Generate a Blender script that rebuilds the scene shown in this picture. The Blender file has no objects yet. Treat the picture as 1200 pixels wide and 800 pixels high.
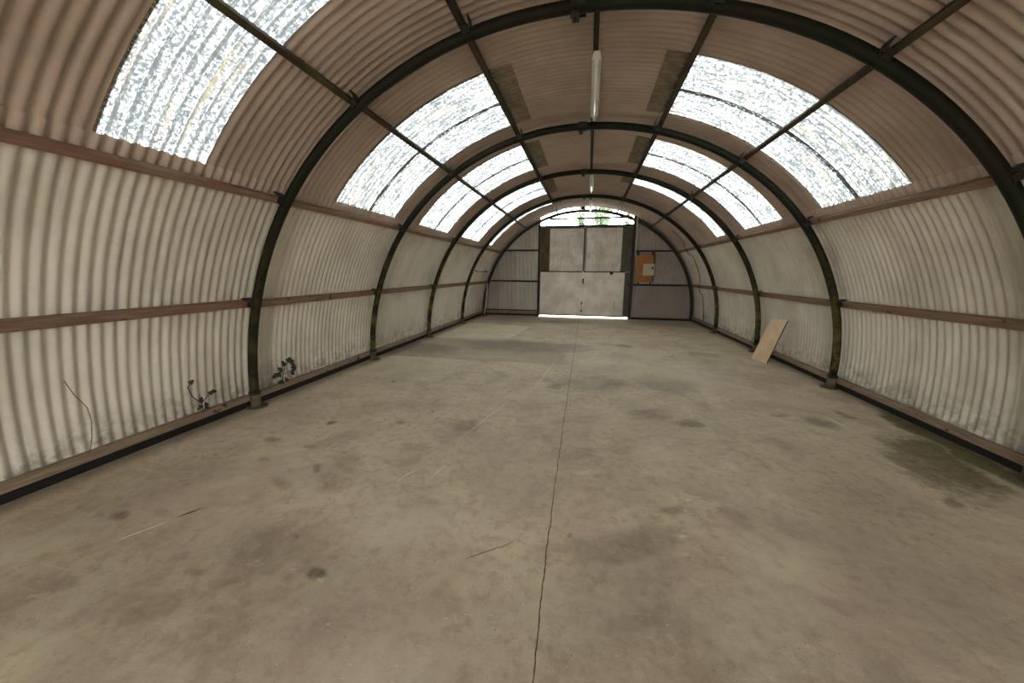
import bpy, bmesh, math, random
import numpy as np
from mathutils import Vector, Matrix

C = bpy.context.scene.collection
rnd = random.Random(7)
PI = math.pi

# ------------------------------------------------------------------ camera
F = Vector((-0.19990682, 0.96114946, -0.19033913))
R = Vector((0.97876108, 0.20489503, 0.00669193))
U = Vector((-0.04543149, 0.18495877, 0.98169559))
cam_d = bpy.data.cameras.new('camera')
cam_d.sensor_width = 36.0
cam_d.lens = 417.07 * 36.0 / 1200.0
cam_d.clip_start = 0.02
cam = bpy.data.objects.new('camera', cam_d)
C.objects.link(cam)
B = -F
cam.matrix_world = Matrix(((R.x, U.x, B.x, 0.1143), (R.y, U.y, B.y, 0.0), (R.z, U.z, B.z, 1.5049), (0, 0, 0, 1)))
bpy.context.scene.camera = cam

# ------------------------------------------------------------------ world, exposure
sc = bpy.context.scene
w = bpy.data.worlds.new('overcast_sky')
sc.world = w
w.use_nodes = True
wn = w.node_tree
wn.nodes.clear()
wo = wn.nodes.new('ShaderNodeOutputWorld')
wb = wn.nodes.new('ShaderNodeBackground')
tc = wn.nodes.new('ShaderNodeTexCoord')
sx = wn.nodes.new('ShaderNodeSeparateXYZ')
mr = wn.nodes.new('ShaderNodeMapRange')
mx = wn.nodes.new('ShaderNodeMix'); mx.data_type = 'RGBA'
wn.links.new(tc.outputs['Generated'], sx.inputs[0])
wn.links.new(sx.outputs['Z'], mr.inputs['Value'])
mr.inputs['From Min'].default_value = 0.0
mr.inputs['From Max'].default_value = 1.0
wn.links.new(mr.outputs[0], mx.inputs['Factor'])
mx.inputs['A'].default_value = (0.95, 0.91, 0.84, 1)     # horizon of an overcast sky
mx.inputs['B'].default_value = (1.0, 0.975, 0.93, 1)      # zenith
wn.links.new(mx.outputs['Result'], wb.inputs['Color'])
wb.inputs['Strength'].default_value = 21.0
wn.links.new(wb.outputs[0], wo.inputs[0])
vs = sc.view_settings
sc.display_settings.display_device = 'sRGB'
vs.view_transform = 'Standard'
vs.look = 'None'
vs.exposure = 0.0
vs.gamma = 1.0
vs.use_curve_mapping = False
cy = sc.cycles
try:
    cy.use_denoising = True
    cy.denoiser = 'OPENIMAGEDENOISE'
    cy.denoising_input_passes = 'RGB_ALBEDO_NORMAL'
    cy.max_bounces = 10
    cy.diffuse_bounces = 7
    cy.transmission_bounces = 6
    cy.transparent_max_bounces = 12
    cy.sample_clamp_indirect = 12.0
except Exception:
    pass


# ------------------------------------------------------------------ node helpers
class NT:
    def __init__(self, name):
        self.m = bpy.data.materials.new(name)
        self.m.use_nodes = True
        self.t = self.m.node_tree
        self.t.nodes.clear()
        self.out = self.t.nodes.new('ShaderNodeOutputMaterial')
        self.co = self.t.nodes.new('ShaderNodeTexCoord').outputs['Object']

    def n(self, typ, **kw):
        nd = self.t.nodes.new('ShaderNode' + typ)
        for k, v in kw.items():
            setattr(nd, k, v)
        return nd

    def link(self, a, b):
        if isinstance(a, (int, float)):
            b.default_value = a
        elif isinstance(a, tuple):
            b.default_value = a if len(a) == 4 or b.type == 'VECTOR' else a + (1,)
        else:
            self.t.links.new(a, b)

    def math(self, op, a, b=0.0, c=0.0, clamp=False):
        nd = self.n('Math', operation=op, use_clamp=clamp)
        self.link(a, nd.inputs[0]); self.link(b, nd.inputs[1]); self.link(c, nd.inputs[2])
        return nd.outputs[0]

    def vmath(self, op, a, b=(0, 0, 0)):
        nd = self.n('VectorMath', operation=op)
        self.link(a, nd.inputs[0]); self.link(b, nd.inputs[1])
        return nd.outputs[1] if op in ('LENGTH', 'DOT_PRODUCT', 'DISTANCE') else nd.outputs[0]

    def scale(self, v, s):
        nd = self.n('VectorMath', operation='SCALE')
        self.link(v, nd.inputs[0]); nd.inputs['Scale'].default_value = s
        return nd.outputs[0]

    def map(self, v, loc=(0, 0, 0), rot=(0, 0, 0), scl=(1, 1, 1), kind='POINT'):
        nd = self.n('Mapping', vector_type=kind)
        self.link(v, nd.inputs[0])
        nd.inputs['Location'].default_value = loc
        nd.inputs['Rotation'].default_value = rot
        nd.inputs['Scale'].default_value = scl
        return nd.outputs[0]

    def noise(self, v, s, det=3.0, rough=0.55, color=False, dist=0.0):
        nd = self.n('TexNoise')
        self.link(v, nd.inputs['Vector'])
        nd.inputs['Scale'].default_value = s
        nd.inputs['Detail'].default_value = det
        nd.inputs['Roughness'].default_value = rough
        nd.inputs['Distortion'].default_value = dist
        return nd.outputs['Color' if color else 'Fac']

    def rng(self, v, a, b, c=0.0, d=1.0, smooth=True):
        nd = self.n('MapRange', interpolation_type='SMOOTHSTEP' if smooth else 'LINEAR')
        self.link(v, nd.inputs[0])
        for i, x in enumerate((a, b, c, d)):
            self.link(x, nd.inputs[1 + i])
        return nd.outputs[0]

    def mix(self, f, a, b, blend='MIX'):
        nd = self.n('Mix', data_type='RGBA', blend_type=blend)
        self.link(f, nd.inputs['Factor']); self.link(a, nd.inputs['A']); self.link(b, nd.inputs['B'])
        return nd.outputs['Result']

    def xyz(self, v):
        nd = self.n('SeparateXYZ')
        self.link(v, nd.inputs[0])
        return nd.outputs

    def bump(self, h, strength=0.3, dist=0.01):
        nd = self.n('Bump')
        nd.inputs['Strength'].default_value = strength
        nd.inputs['Distance'].default_value = dist
        self.link(h, nd.inputs['Height'])
        return nd.outputs[0]

    def bsdf(self, col, rough=0.6, metal=0.0, bump=None, spec=0.5):
        nd = self.n('BsdfPrincipled')
        self.link(col, nd.inputs['Base Color'])
        self.link(rough, nd.inputs['Roughness'])
        self.link(metal, nd.inputs['Metallic'])
        nd.inputs['Specular IOR Level'].default_value = spec
        if bump is not None:
            self.link(bump, nd.inputs['Normal'])
        self.t.links.new(nd.outputs[0], self.out.inputs[0])
        return nd


def simple(name, col, rough=0.6, metal=0.0, var=0.25, scale=6.0, col2=None, bump=0.15):
    """a colour with a noise-driven second tone and fine relief"""
    k = NT(name)
    c2 = col2 or tuple(x * (1 - var) for x in col)
    f = k.rng(k.noise(k.co, scale, 5, 0.6), 0.35, 0.65)
    c = k.mix(f, col, c2)
    k.bsdf(c, rough, metal, k.bump(k.noise(k.co, scale * 8, 3), bump, 0.004))
    return k.m


def sheet_mat(name, col, stain, foot=None, streak=0.5, rough=0.55, spec=0.35, axis='Y'):
    """painted corrugated steel: mottled paint, dirt in the valleys, marks running with the sheet"""
    k = NT(name)
    x, y, z = k.xyz(k.co)
    big = k.rng(k.noise(k.co, 1.3, 4, 0.6), 0.35, 0.7)
    c = k.mix(k.math('MULTIPLY', big, 0.55), col, stain)
    # streaks: noise stretched along the arch (thin across the corrugations)
    if axis == 'Y':
        sv = k.map(k.co, scl=(0.7, 16.0, 0.7))
    else:
        sv = k.map(k.co, scl=(16.0, 0.7, 0.7))
    st = k.rng(k.noise(sv, 1.0, 3, 0.6), 0.52, 0.72)
    c = k.mix(k.math('MULTIPLY', st, streak), c, stain)
    fine = k.rng(k.noise(k.co, 38, 4, 0.7), 0.55, 0.75)
    c = k.mix(k.math('MULTIPLY', fine, 0.25), c, stain)
    if foot:
        top = k.rng(z, 2.13, 2.19)      # the top of the wall sheets takes on the roof's brown
        c = k.mix(top, c, (0.52, 0.415, 0.345))
        h = k.math('ADD', z, k.math('MULTIPLY', k.noise(sv, 1.7, 4), 0.5))
        ff = k.rng(h, 0.32, 0.76, 0.8, 0.0)
        sp = k.rng(k.noise(k.co, 9, 5, 0.7), 0.42, 0.6)
        c = k.mix(k.math('MULTIPLY', k.math('MULTIPLY', ff, sp), 0.75), c, foot)
    k.bsdf(c, rough, 0.0, k.bump(k.noise(k.co, 22, 4), 0.2, 0.006), spec)
    return k.m


# ------------------------------------------------------------------ materials
M = {}
M['sheet_low'] = sheet_mat('pale painted steel sheet', (0.74, 0.705, 0.62), (0.46, 0.41, 0.345), (0.13, 0.12, 0.08), 0.35)
M['sheet_roof'] = sheet_mat('brownish painted steel sheet', (0.52, 0.415, 0.345), (0.31, 0.24, 0.19), None, 0.4, 0.5)
M['sheet_end_cream'] = sheet_mat('cream end sheet', (0.60, 0.58, 0.50), (0.42, 0.39, 0.33), None, 0.3, axis='X')
M['sheet_end_mauve'] = sheet_mat('mauve grey end sheet', (0.47, 0.42, 0.38), (0.31, 0.27, 0.24), None, 0.35, axis='X')
M['sheet_end_pale'] = sheet_mat('pale mauve end sheet', (0.50, 0.47, 0.43), (0.33, 0.29, 0.26), None, 0.3, axis='X')
M['sheet_end_dark'] = sheet_mat('dark purple grey end sheet', (0.36, 0.315, 0.285), (0.27, 0.235, 0.21), None, 0.2, axis='X')
M['sheet_outer'] = simple('grey steel sheet', (0.3, 0.3, 0.28))
M['galv'] = simple('galvanised sheet', (0.80, 0.74, 0.67), 0.38, 0.30, 0.25, 3.0, bump=0.08)
M['galv_dull'] = simple('dull flat zinc sheet', (0.72, 0.66, 0.585), 0.42, 0.25, 0.25, 2.2, bump=0.08)
M['dark_steel'] = simple('dark brown steel', (0.040, 0.032, 0.022), 0.6, 0.0, 0.5, 9)
M['gap_shade'] = simple('black gap shade', (0.010, 0.008, 0.006), 0.8)
M['bolt'] = simple('dark bolt steel', (0.02, 0.016, 0.012), 0.6)
M['white_trim'] = simple('white painted fitting', (0.72, 0.70, 0.62), 0.4, 0.0, 0.12)
M['tube'] = simple('unlit fluorescent tube', (0.82, 0.81, 0.76), 0.2, 0.0, 0.05)
M['plywood'] = simple('pale plywood', (0.82, 0.62, 0.42), 0.6, 0.0, 0.25, 3.5, (0.70, 0.51, 0.33))
M['ply_edge'] = simple('dark plywood edge', (0.10, 0.06, 0.035), 0.8)
M['orange_board'] = simple('orange brown board', (0.47, 0.19, 0.06), 0.6, 0.0, 0.25, 5)
M['cream_plastic'] = simple('cream plastic box', (0.62, 0.58, 0.44), 0.45, 0.0, 0.1)
M['door_timber'] = simple('dark timber infill board', (0.12, 0.075, 0.035), 0.7, 0.0, 0.4, 5)
M['door_olive'] = simple('olive steel infill', (0.10, 0.085, 0.058), 0.6, 0.0, 0.4, 5)
M['leaf'] = simple('dark weed leaf', (0.035, 0.040, 0.022), 0.7, 0.0, 0.5, 30)
M['stem'] = simple('dry stem', (0.10, 0.065, 0.045), 0.8)
M['vine'] = simple('reddish dry runner', (0.22, 0.14, 0.11), 0.8)
M['joint'] = simple('brown dirt in the joint', (0.085, 0.06, 0.042), 0.95)
M['under'] = simple('dark earth below slab', (0.012, 0.010, 0.008), 0.95)
M['outside_ground'] = simple('pale gravel yard', (0.50, 0.49, 0.45), 0.9, 0.0, 0.2, 3)
M['bark'] = simple('grey green bark', (0.05, 0.055, 0.035), 0.9)
M['tree_leaf'] = simple('spring leaf', (0.075, 0.125, 0.060), 0.6, 0.0, 0.5, 4)
M['conduit'] = simple('pale plastic pipe', (0.62, 0.60, 0.54), 0.4)


def timber_mat(name, a, b, red):
    k = NT(name)
    g = k.noise(k.map(k.co, scl=(14, 1.2, 14)), 3, 5, 0.6)
    c = k.mix(k.rng(g, 0.35, 0.65), a, b)
    p = k.rng(k.noise(k.co, 1.7, 3), 0.45, 0.62)
    c = k.mix(k.math('MULTIPLY', p, 0.7), c, red)
    kn = k.rng(k.noise(k.co, 7, 2), 0.66, 0.72)
    c = k.mix(k.math('MULTIPLY', kn, 0.8), c, (0.03, 0.02, 0.012))
    k.bsdf(c, 0.75, 0.0, k.bump(g, 0.3, 0.004), 0.3)
    return k.m


M['timber_rail'] = timber_mat('reddish brown rail timber', (0.27, 0.185, 0.125), (0.19, 0.12, 0.08), (0.24, 0.115, 0.085))
M['timber_base'] = timber_mat('weathered base timber', (0.33, 0.255, 0.18), (0.22, 0.165, 0.115), (0.26, 0.17, 0.12))
M['purlin_dark'] = timber_mat('dark roof purlin', (0.075, 0.050, 0.030), (0.045, 0.030, 0.018), (0.075, 0.080, 0.030))
M['purlin_black'] = timber_mat('blackened roof purlin', (0.035, 0.024, 0.015), (0.022, 0.016, 0.010), (0.035, 0.036, 0.018))


def rib_mat(name, mossy):
    k = NT(name)
    base = k.mix(k.rng(k.noise(k.co, 2.2, 3), 0.4, 0.6), (0.009, 0.013, 0.006), (0.014, 0.012, 0.006))
    x, y, z = k.xyz(k.co)
    n = k.noise(k.co, 5.0, 4, 0.65)
    low = k.rng(z, 0.0, 2.4, 1.0, 0.0)
    m_ = k.math('MULTIPLY', k.math('MULTIPLY', k.rng(n, 0.42, 0.6), low), mossy)
    c = k.mix(m_, base, (0.14, 0.115, 0.035))
    k.bsdf(c, 0.6, 0.0, k.bump(k.noise(k.co, 60, 3), 0.2, 0.003), 0.2)
    return k.m


M['rib_green'] = rib_mat('dark green tubular steel', 0.35)
M['rib_mossy'] = rib_mat('mossy green tubular steel', 0.95)
M['rib_foot'] = simple('weathered rib foot', (0.15, 0.12, 0.08), 0.75, 0.0, 0.45, 9)
M['rib_end'] = simple('dark end frame steel', (0.022, 0.017, 0.011), 0.6, 0.0, 0.5, 9)


def skylight_mat():
    k = NT('dirty translucent sheet')
    x, y, z = k.xyz(k.co)
    # dirt lies in the valleys of the corrugations: a stripe every pitch
    ph = k.math('COSINE', k.math('MULTIPLY', y, 2 * PI / 0.0762))
    wv = k.noise(k.map(k.co, scl=(1.2, 3, 1.2)), 2.0, 3)
    valley = k.rng(k.math('ADD', ph, k.math('MULTIPLY', wv, 0.5)), 0.55, 1.05)
    sp1 = k.rng(k.noise(k.co, 44, 2, 0.75), 0.44, 0.52)
    sp2 = k.rng(k.noise(k.map(k.co, scl=(5, 46, 5)), 1.0, 3, 0.7), 0.47, 0.55)
    sp3 = k.rng(k.noise(k.co, 20, 3, 0.75), 0.54, 0.62)
    run = k.rng(k.noise(k.map(k.co, scl=(1.0, 20, 1.0)), 1.0, 3, 0.6), 0.55, 0.70)
    c = k.mix(k.math('MULTIPLY', sp1, 0.93), (0.40, 0.435, 0.44), (0.022, 0.029, 0.037))
    c = k.mix(k.math('MULTIPLY', sp2, 0.80), c, (0.026, 0.034, 0.042))
    c = k.mix(k.math('MULTIPLY', valley, 0.90), c, (0.020, 0.024, 0.026))
    c = k.mix(k.math('MULTIPLY', sp3, 0.75), c, (0.020, 0.024, 0.024))
    c = k.mix(k.math('MULTIPLY', run, 0.45), c, (0.10, 0.085, 0.05))
    tr = k.n('BsdfTranslucent'); k.link(c, tr.inputs[0])
    df = k.n('BsdfDiffuse'); k.link(k.mix(k.rng(k.noise(k.co, 9, 4), 0.4, 0.65), (0.42, 0.35, 0.26), (0.33, 0.28, 0.18)), df.inputs[0])
    ms = k.n('MixShader'); ms.inputs[0].default_value = 0.28
    k.t.links.new(tr.outputs[0], ms.inputs[1]); k.t.links.new(df.outputs[0], ms.inputs[2])
    k.t.links.new(ms.outputs[0], k.out.inputs[0])
    return k.m


M['skylight'] = skylight_mat()
M['lap'] = simple('olive brown painted lap', (0.27, 0.22, 0.15), 0.75, 0.0, 0.35, 7)


def pane_mat():
    k = NT('clear fanlight pane')
    t = k.n('BsdfTransparent'); t.inputs[0].default_value = (0.90, 0.96, 0.93, 1)
    g = k.n('BsdfGlossy'); g.inputs['Roughness'].default_value = 0.08
    ms = k.n('MixShader'); ms.inputs[0].default_value = 0.06
    k.t.links.new(t.outputs[0], ms.inputs[1]); k.t.links.new(g.outputs[0], ms.inputs[2])
    k.t.links.new(ms.outputs[0], k.out.inputs[0])
    return k.m


M['pane'] = pane_mat()

# marks on the concrete: x, y, half length, half width, angle, strength (metres, measured on the slab); DARK begins with dim foreground light painted in as colour
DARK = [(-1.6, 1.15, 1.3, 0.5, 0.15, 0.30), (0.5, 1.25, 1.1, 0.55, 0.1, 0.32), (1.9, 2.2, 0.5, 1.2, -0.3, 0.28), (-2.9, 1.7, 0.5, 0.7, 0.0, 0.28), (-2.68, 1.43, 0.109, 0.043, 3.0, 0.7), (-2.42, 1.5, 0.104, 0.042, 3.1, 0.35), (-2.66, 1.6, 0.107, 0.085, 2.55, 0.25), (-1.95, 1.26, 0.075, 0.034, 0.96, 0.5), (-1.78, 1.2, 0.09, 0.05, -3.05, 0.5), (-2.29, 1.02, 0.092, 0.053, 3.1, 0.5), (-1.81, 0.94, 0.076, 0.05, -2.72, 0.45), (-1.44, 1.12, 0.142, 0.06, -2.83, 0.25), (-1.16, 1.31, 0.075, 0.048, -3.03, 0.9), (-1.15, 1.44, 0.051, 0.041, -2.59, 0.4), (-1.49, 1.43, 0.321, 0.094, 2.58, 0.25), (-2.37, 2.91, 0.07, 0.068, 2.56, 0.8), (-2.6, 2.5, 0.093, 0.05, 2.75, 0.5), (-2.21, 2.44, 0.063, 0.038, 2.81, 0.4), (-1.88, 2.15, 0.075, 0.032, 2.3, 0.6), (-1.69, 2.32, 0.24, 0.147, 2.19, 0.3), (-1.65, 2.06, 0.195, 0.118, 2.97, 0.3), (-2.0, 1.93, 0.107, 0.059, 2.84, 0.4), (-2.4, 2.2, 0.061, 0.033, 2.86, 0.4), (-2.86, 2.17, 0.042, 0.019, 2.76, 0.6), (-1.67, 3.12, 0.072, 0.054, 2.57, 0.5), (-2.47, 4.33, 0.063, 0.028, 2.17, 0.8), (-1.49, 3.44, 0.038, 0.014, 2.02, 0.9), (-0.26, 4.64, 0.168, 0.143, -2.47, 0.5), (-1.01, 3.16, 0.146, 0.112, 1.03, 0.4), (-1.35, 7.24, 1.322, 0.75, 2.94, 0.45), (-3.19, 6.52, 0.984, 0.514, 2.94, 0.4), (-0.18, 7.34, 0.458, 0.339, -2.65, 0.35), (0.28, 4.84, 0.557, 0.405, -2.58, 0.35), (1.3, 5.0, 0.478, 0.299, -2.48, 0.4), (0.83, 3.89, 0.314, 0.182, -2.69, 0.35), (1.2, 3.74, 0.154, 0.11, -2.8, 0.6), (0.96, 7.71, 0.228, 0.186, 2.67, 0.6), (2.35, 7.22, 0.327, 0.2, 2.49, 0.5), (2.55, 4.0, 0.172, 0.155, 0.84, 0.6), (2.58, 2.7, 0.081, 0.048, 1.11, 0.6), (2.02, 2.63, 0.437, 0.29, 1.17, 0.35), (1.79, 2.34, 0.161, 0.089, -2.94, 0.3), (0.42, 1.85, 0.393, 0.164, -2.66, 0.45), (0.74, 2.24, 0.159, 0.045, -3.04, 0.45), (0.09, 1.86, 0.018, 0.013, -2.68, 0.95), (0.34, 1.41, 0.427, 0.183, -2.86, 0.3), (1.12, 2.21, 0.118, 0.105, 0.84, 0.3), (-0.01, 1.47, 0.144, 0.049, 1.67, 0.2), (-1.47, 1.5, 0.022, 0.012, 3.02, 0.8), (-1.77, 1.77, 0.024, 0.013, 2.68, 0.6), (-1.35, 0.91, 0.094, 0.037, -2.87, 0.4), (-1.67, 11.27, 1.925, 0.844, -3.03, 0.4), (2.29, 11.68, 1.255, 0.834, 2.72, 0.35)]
LINE_DARK = [(-2.28, 1.55, 0.09, 0.009, 1.0, 0.9), (-0.36, 1.64, 0.157, 0.006, -2.49, 0.6), (-0.26, 1.71, 0.062, 0.005, 0.83, 0.5)]
LIGHT = [(-1.12, 1.29, 0.039, 0.016, -2.78, 0.6), (0.19, 2.58, 0.166, 0.036, -2.91, 0.5), (0.72, 2.97, 0.248, 0.15, -2.65, 0.35), (1.32, 2.89, 0.095, 0.071, 1.35, 0.5), (0.85, 2.36, 0.026, 0.016, -2.49, 0.9), (0.81, 2.24, 0.031, 0.018, 0.99, 0.8), (0.73, 1.99, 0.027, 0.016, -2.62, 0.9), (0.71, 1.84, 0.026, 0.016, -2.53, 0.7), (2.72, 4.08, 0.157, 0.033, 1.72, 0.7), (2.64, 3.12, 0.33, 0.06, 1.8, 0.55), (2.62, 4.7, 0.407, 0.225, 2.47, 0.3), (1.77, 5.62, 0.843, 0.683, 1.4, 0.35), (0.34, 6.07, 0.597, 0.456, 1.01, 0.3), (1.0, 1.94, 0.046, 0.038, 2.08, 0.3), (2.29, 4.35, 0.035, 0.014, 0.95, 0.9), (-2.3, 2.36, 0.126, 0.034, -2.61, 0.4), (0.84, 6.19, 0.562, 0.308, -3.08, 0.3), (2.62, 6.93, 0.749, 0.443, 1.73, 0.25)]
LINE_LIGHT = [(-2.38, 1.36, 0.138, 0.007, 1.05, 0.9), (-0.44, 5.24, 1.148, 0.018, 1.48, 0.35), (-0.85, 3.44, 0.715, 0.010, 1.36, 0.5), (-0.94, 2.34, 0.18, 0.007, 1.43, 0.6), (-1.15, 2.24, 0.155, 0.008, 1.19, 0.6)]
GREEN = [(2.85, 3.30, 0.75, 0.26, 1.25, 0.5), (3.38, 3.70, 0.95, 0.12, 1.5, 1.0), (3.37, 4.19, 0.533, 0.125, 1.43, 0.6), (3.05, 3.40, 0.6, 0.24, 1.32, 0.75), (2.92, 4.31, 0.148, 0.108, -2.71, 0.4), (2.22, 4.18, 0.174, 0.103, -2.89, 0.35), (3.40, 2.6, 0.9, 0.14, 1.57, 0.9)]


def floor_mat():
    k = NT('stained concrete')
    wob2 = k.scale(k.vmath('SUBTRACT', k.noise(k.co, 9, 2, color=True), (0.5, 0.5, 0.5)), 0.025)
    cl = k.vmath('MULTIPLY', k.vmath('ADD', k.co, wob2), (1, 1, 0))

    def marks(lst, co, e0, e1):
        acc = None
        for (x, y, a, b, r, s) in lst:
            p = k.map(co, (x, y, 0), (0, 0, r), (a, b, 1), 'TEXTURE')
            v = k.rng(k.vmath('LENGTH', p), e0, e1, s, 0.0)
            acc = v if acc is None else k.math('MAXIMUM', acc, v)
        return acc

    def box(x, y, hx, hy, r):
        p = k.map(cw2, (x, y, 0), (0, 0, r), (hx, hy, 1), 'TEXTURE')
        a, b, _ = k.xyz(k.vmath('ABSOLUTE', p))
        return k.rng(k.math('MAXIMUM', a, b), 0.96, 1.04, 1.0, 0.0)
    cw2 = cl
    n1 = k.noise(k.co, 0.55, 5, 0.6)
    n2 = k.noise(k.map(k.co, loc=(3, 1, 0), rot=(0, 0, 0.5)), 2.4, 6, 0.62, dist=0.4)
    n3 = k.noise(k.co, 13, 6, 0.7)
    n4 = k.noise(k.map(k.co, rot=(0, 0, 0.35), scl=(1.0, 2.6, 1)), 7, 6, 0.7, dist=0.8)
    c = k.mix(k.rng(n1, 0.32, 0.68), (0.66, 0.565, 0.415), (0.50, 0.415, 0.31))
    c = k.mix(k.rng(n2, 0.42, 0.66, 0.0, 0.7), c, (0.72, 0.63, 0.47))
    c = k.mix(k.rng(n2, 0.48, 0.32, 0.0, 0.5), c, (0.32, 0.245, 0.19))
    c = k.mix(k.rng(n3, 0.45, 0.68, 0.0, 0.5), c, (0.32, 0.255, 0.19))
    c = k.mix(k.rng(n4, 0.55, 0.68, 0.0, 0.75), c, (0.66, 0.56, 0.42))
    # pits and pale flecks
    pit = k.rng(k.noise(k.co, 55, 3, 0.7), 0.66, 0.72)
    c = k.mix(k.math('MULTIPLY', pit, 0.8), c, (0.09, 0.07, 0.055))
    zone = k.rng(k.noise(k.co, 1.6, 2), 0.5, 0.62)
    fl = k.rng(k.noise(k.co, 46, 2, 0.6), 0.68, 0.73)
    c = k.mix(k.math('MULTIPLY', k.math('MULTIPLY', fl, zone), 0.9), c, (0.62, 0.58, 0.50))
    # long faint drag scratches in several directions
    for rz, sx_, off in ((1.15, 1.0, 0.0), (0.35, 0.9, 7.0), (1.9, 1.3, 13.0)):
        sv = k.map(k.co, (off, off, 0), (0, 0, rz), (2.2 * sx_, 60, 1))
        sc_ = k.rng(k.noise(sv, 1.0, 2, 0.5), 0.69, 0.74)
        gate = k.rng(k.noise(k.map(k.co, (off * 2, 0, 0)), 0.9, 3), 0.5, 0.6)
        c = k.mix(k.math('MULTIPLY', k.math('MULTIPLY', sc_, gate), 0.45), c, (0.78, 0.70, 0.56))
    grit = k.rng(k.noise(k.map(k.co, (5, 5, 0)), 110, 2, 0.6), 0.62, 0.72)
    c = k.mix(k.math('MULTIPLY', grit, 0.55), c, (0.20, 0.155, 0.12))
    # slab repairs on the left
    worn = k.rng(n3, 0.25, 0.6, 1.0, 0.6)
    c = k.mix(k.math('MULTIPLY', k.math('MULTIPLY', box(-1.95, 6.70, 1.75, 0.92, 0.0), 0.62), worn), c, (0.31, 0.255, 0.205))
    c = k.mix(k.math('MULTIPLY', k.math('MULTIPLY', box(-2.47, 8.85, 0.95, 1.22, -0.10), 0.80), worn), c, (0.78, 0.735, 0.55))
    c = k.mix(k.math('MULTIPLY', k.math('MULTIPLY', box(-2.72, 5.12, 0.85, 0.64, 0.0), 0.62), worn), c, (0.76, 0.70, 0.52))
    mv = k.rng(k.noise(k.map(k.co, (9, 4, 0)), 1.1, 4, 0.6), 0.45, 0.62)
    c = k.mix(k.math('MULTIPLY', mv, 0.40), c, (0.47, 0.385, 0.315))
    gn = k.rng(k.noise(k.map(k.co, (2, 17, 0)), 1.5, 4, 0.6), 0.52, 0.66)
    c = k.mix(k.math('MULTIPLY', gn, 0.45), c, (0.66, 0.62, 0.45))
    chip = k.rng(k.noise(k.map(k.co, (1, 1, 0), (0, 0, 0.5), (1, 2.2, 1)), 20, 4, 0.75), 0.62, 0.68)
    czone = k.rng(k.noise(k.map(k.co, (4, 8, 0)), 0.8, 2), 0.46, 0.58)
    c = k.mix(k.math('MULTIPLY', k.math('MULTIPLY', chip, czone), 0.6), c, (0.85, 0.78, 0.64))

    def attr(nm):
        a_ = k.n('Attribute', attribute_name=nm)
        return a_.outputs['Fac']
    ragged = k.math('MULTIPLY', k.math('SUBTRACT', k.noise(k.co, 17, 5, 0.7), 0.5), 1.1)
    dk = attr('stain_and_dim')
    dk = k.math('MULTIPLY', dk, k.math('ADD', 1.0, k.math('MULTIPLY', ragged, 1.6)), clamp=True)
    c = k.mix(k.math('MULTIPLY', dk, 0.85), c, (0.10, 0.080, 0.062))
    c = k.mix(marks(LINE_DARK, cl, 0.5, 1.1), c, (0.05, 0.035, 0.025))
    c = k.mix(k.math('MULTIPLY', attr('pale_wear'), k.rng(n3, 0.34, 0.54)), c, (0.80, 0.74, 0.60))
    c = k.mix(marks(LINE_LIGHT, cl, 0.4, 1.1), c, (0.85, 0.79, 0.66))
    g = k.rng(k.math('ADD', attr('moss'), k.math('MULTIPLY', ragged, 0.7)), 0.08, 0.62)
    fx = k.xyz(k.co)[0]
    damp = k.mix(k.rng(n3, 0.35, 0.6), (0.12, 0.098, 0.045), (0.21, 0.17, 0.10))
    moss = k.mix(k.rng(n3, 0.35, 0.6), (0.055, 0.085, 0.010), (0.12, 0.12, 0.035))
    c = k.mix(k.math('MULTIPLY', g, 0.9), c, k.mix(k.rng(k.math('ADD', fx, k.math('MULTIPLY', ragged, 0.5)), 3.0, 3.35), damp, moss))
    # darker brown close to the long walls
    x, y, z = k.xyz(k.co)
    ed = k.rng(k.math('ADD', k.math('ABSOLUTE', x), k.math('MULTIPLY', n2, 0.35)), 3.42, 3.66, 0.0, 0.6)
    c = k.mix(ed, c, (0.12, 0.085, 0.06))
    rough = k.rng(n2, 0.3, 0.7, 0.62, 0.85)
    h = k.math('ADD', k.math('MULTIPLY', n3, 0.5), k.math('MULTIPLY', pit, -0.6))
    h = k.math('ADD', h, k.math('MULTIPLY', n4, 0.6))
    k.bsdf(c, rough, 0.0, k.bump(h, 0.35, 0.008), 0.3)
    return k.m


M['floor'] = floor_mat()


# ------------------------------------------------------------------ object helpers
def obj(name, verts, faces, m, parent=None, smooth=False, bevel=0.0):
    me = bpy.data.meshes.new(name)
    me.from_pydata([tuple(v) for v in verts], [], faces)
    me.update()
    if smooth:
        me.polygons.foreach_set('use_smooth', [True] * len(me.polygons))
    me.materials.append(m)
    o = bpy.data.objects.new(name, me)
    C.objects.link(o)
    if parent:
        o.parent = parent
    if bevel:
        b = o.modifiers.new('bevel', 'BEVEL'); b.width = bevel; b.segments = 1
    return o


def empty(name, loc=(0, 0, 0)):
    o = bpy.data.objects.new(name, None)
    o.empty_display_size = 0.1
    C.objects.link(o)
    o.location = loc
    return o


def thing(name, label, cat, group=None, kind=None, loc=(0, 0, 0)):
    o = empty(name, loc)
    return tag(o, label, cat, group, kind)


def tag(o, label, cat=None, group=None, kind=None):
    if label: o['label'] = label
    if cat: o['category'] = cat
    if group: o['group'] = group
    if kind: o['kind'] = kind
    return o


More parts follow.
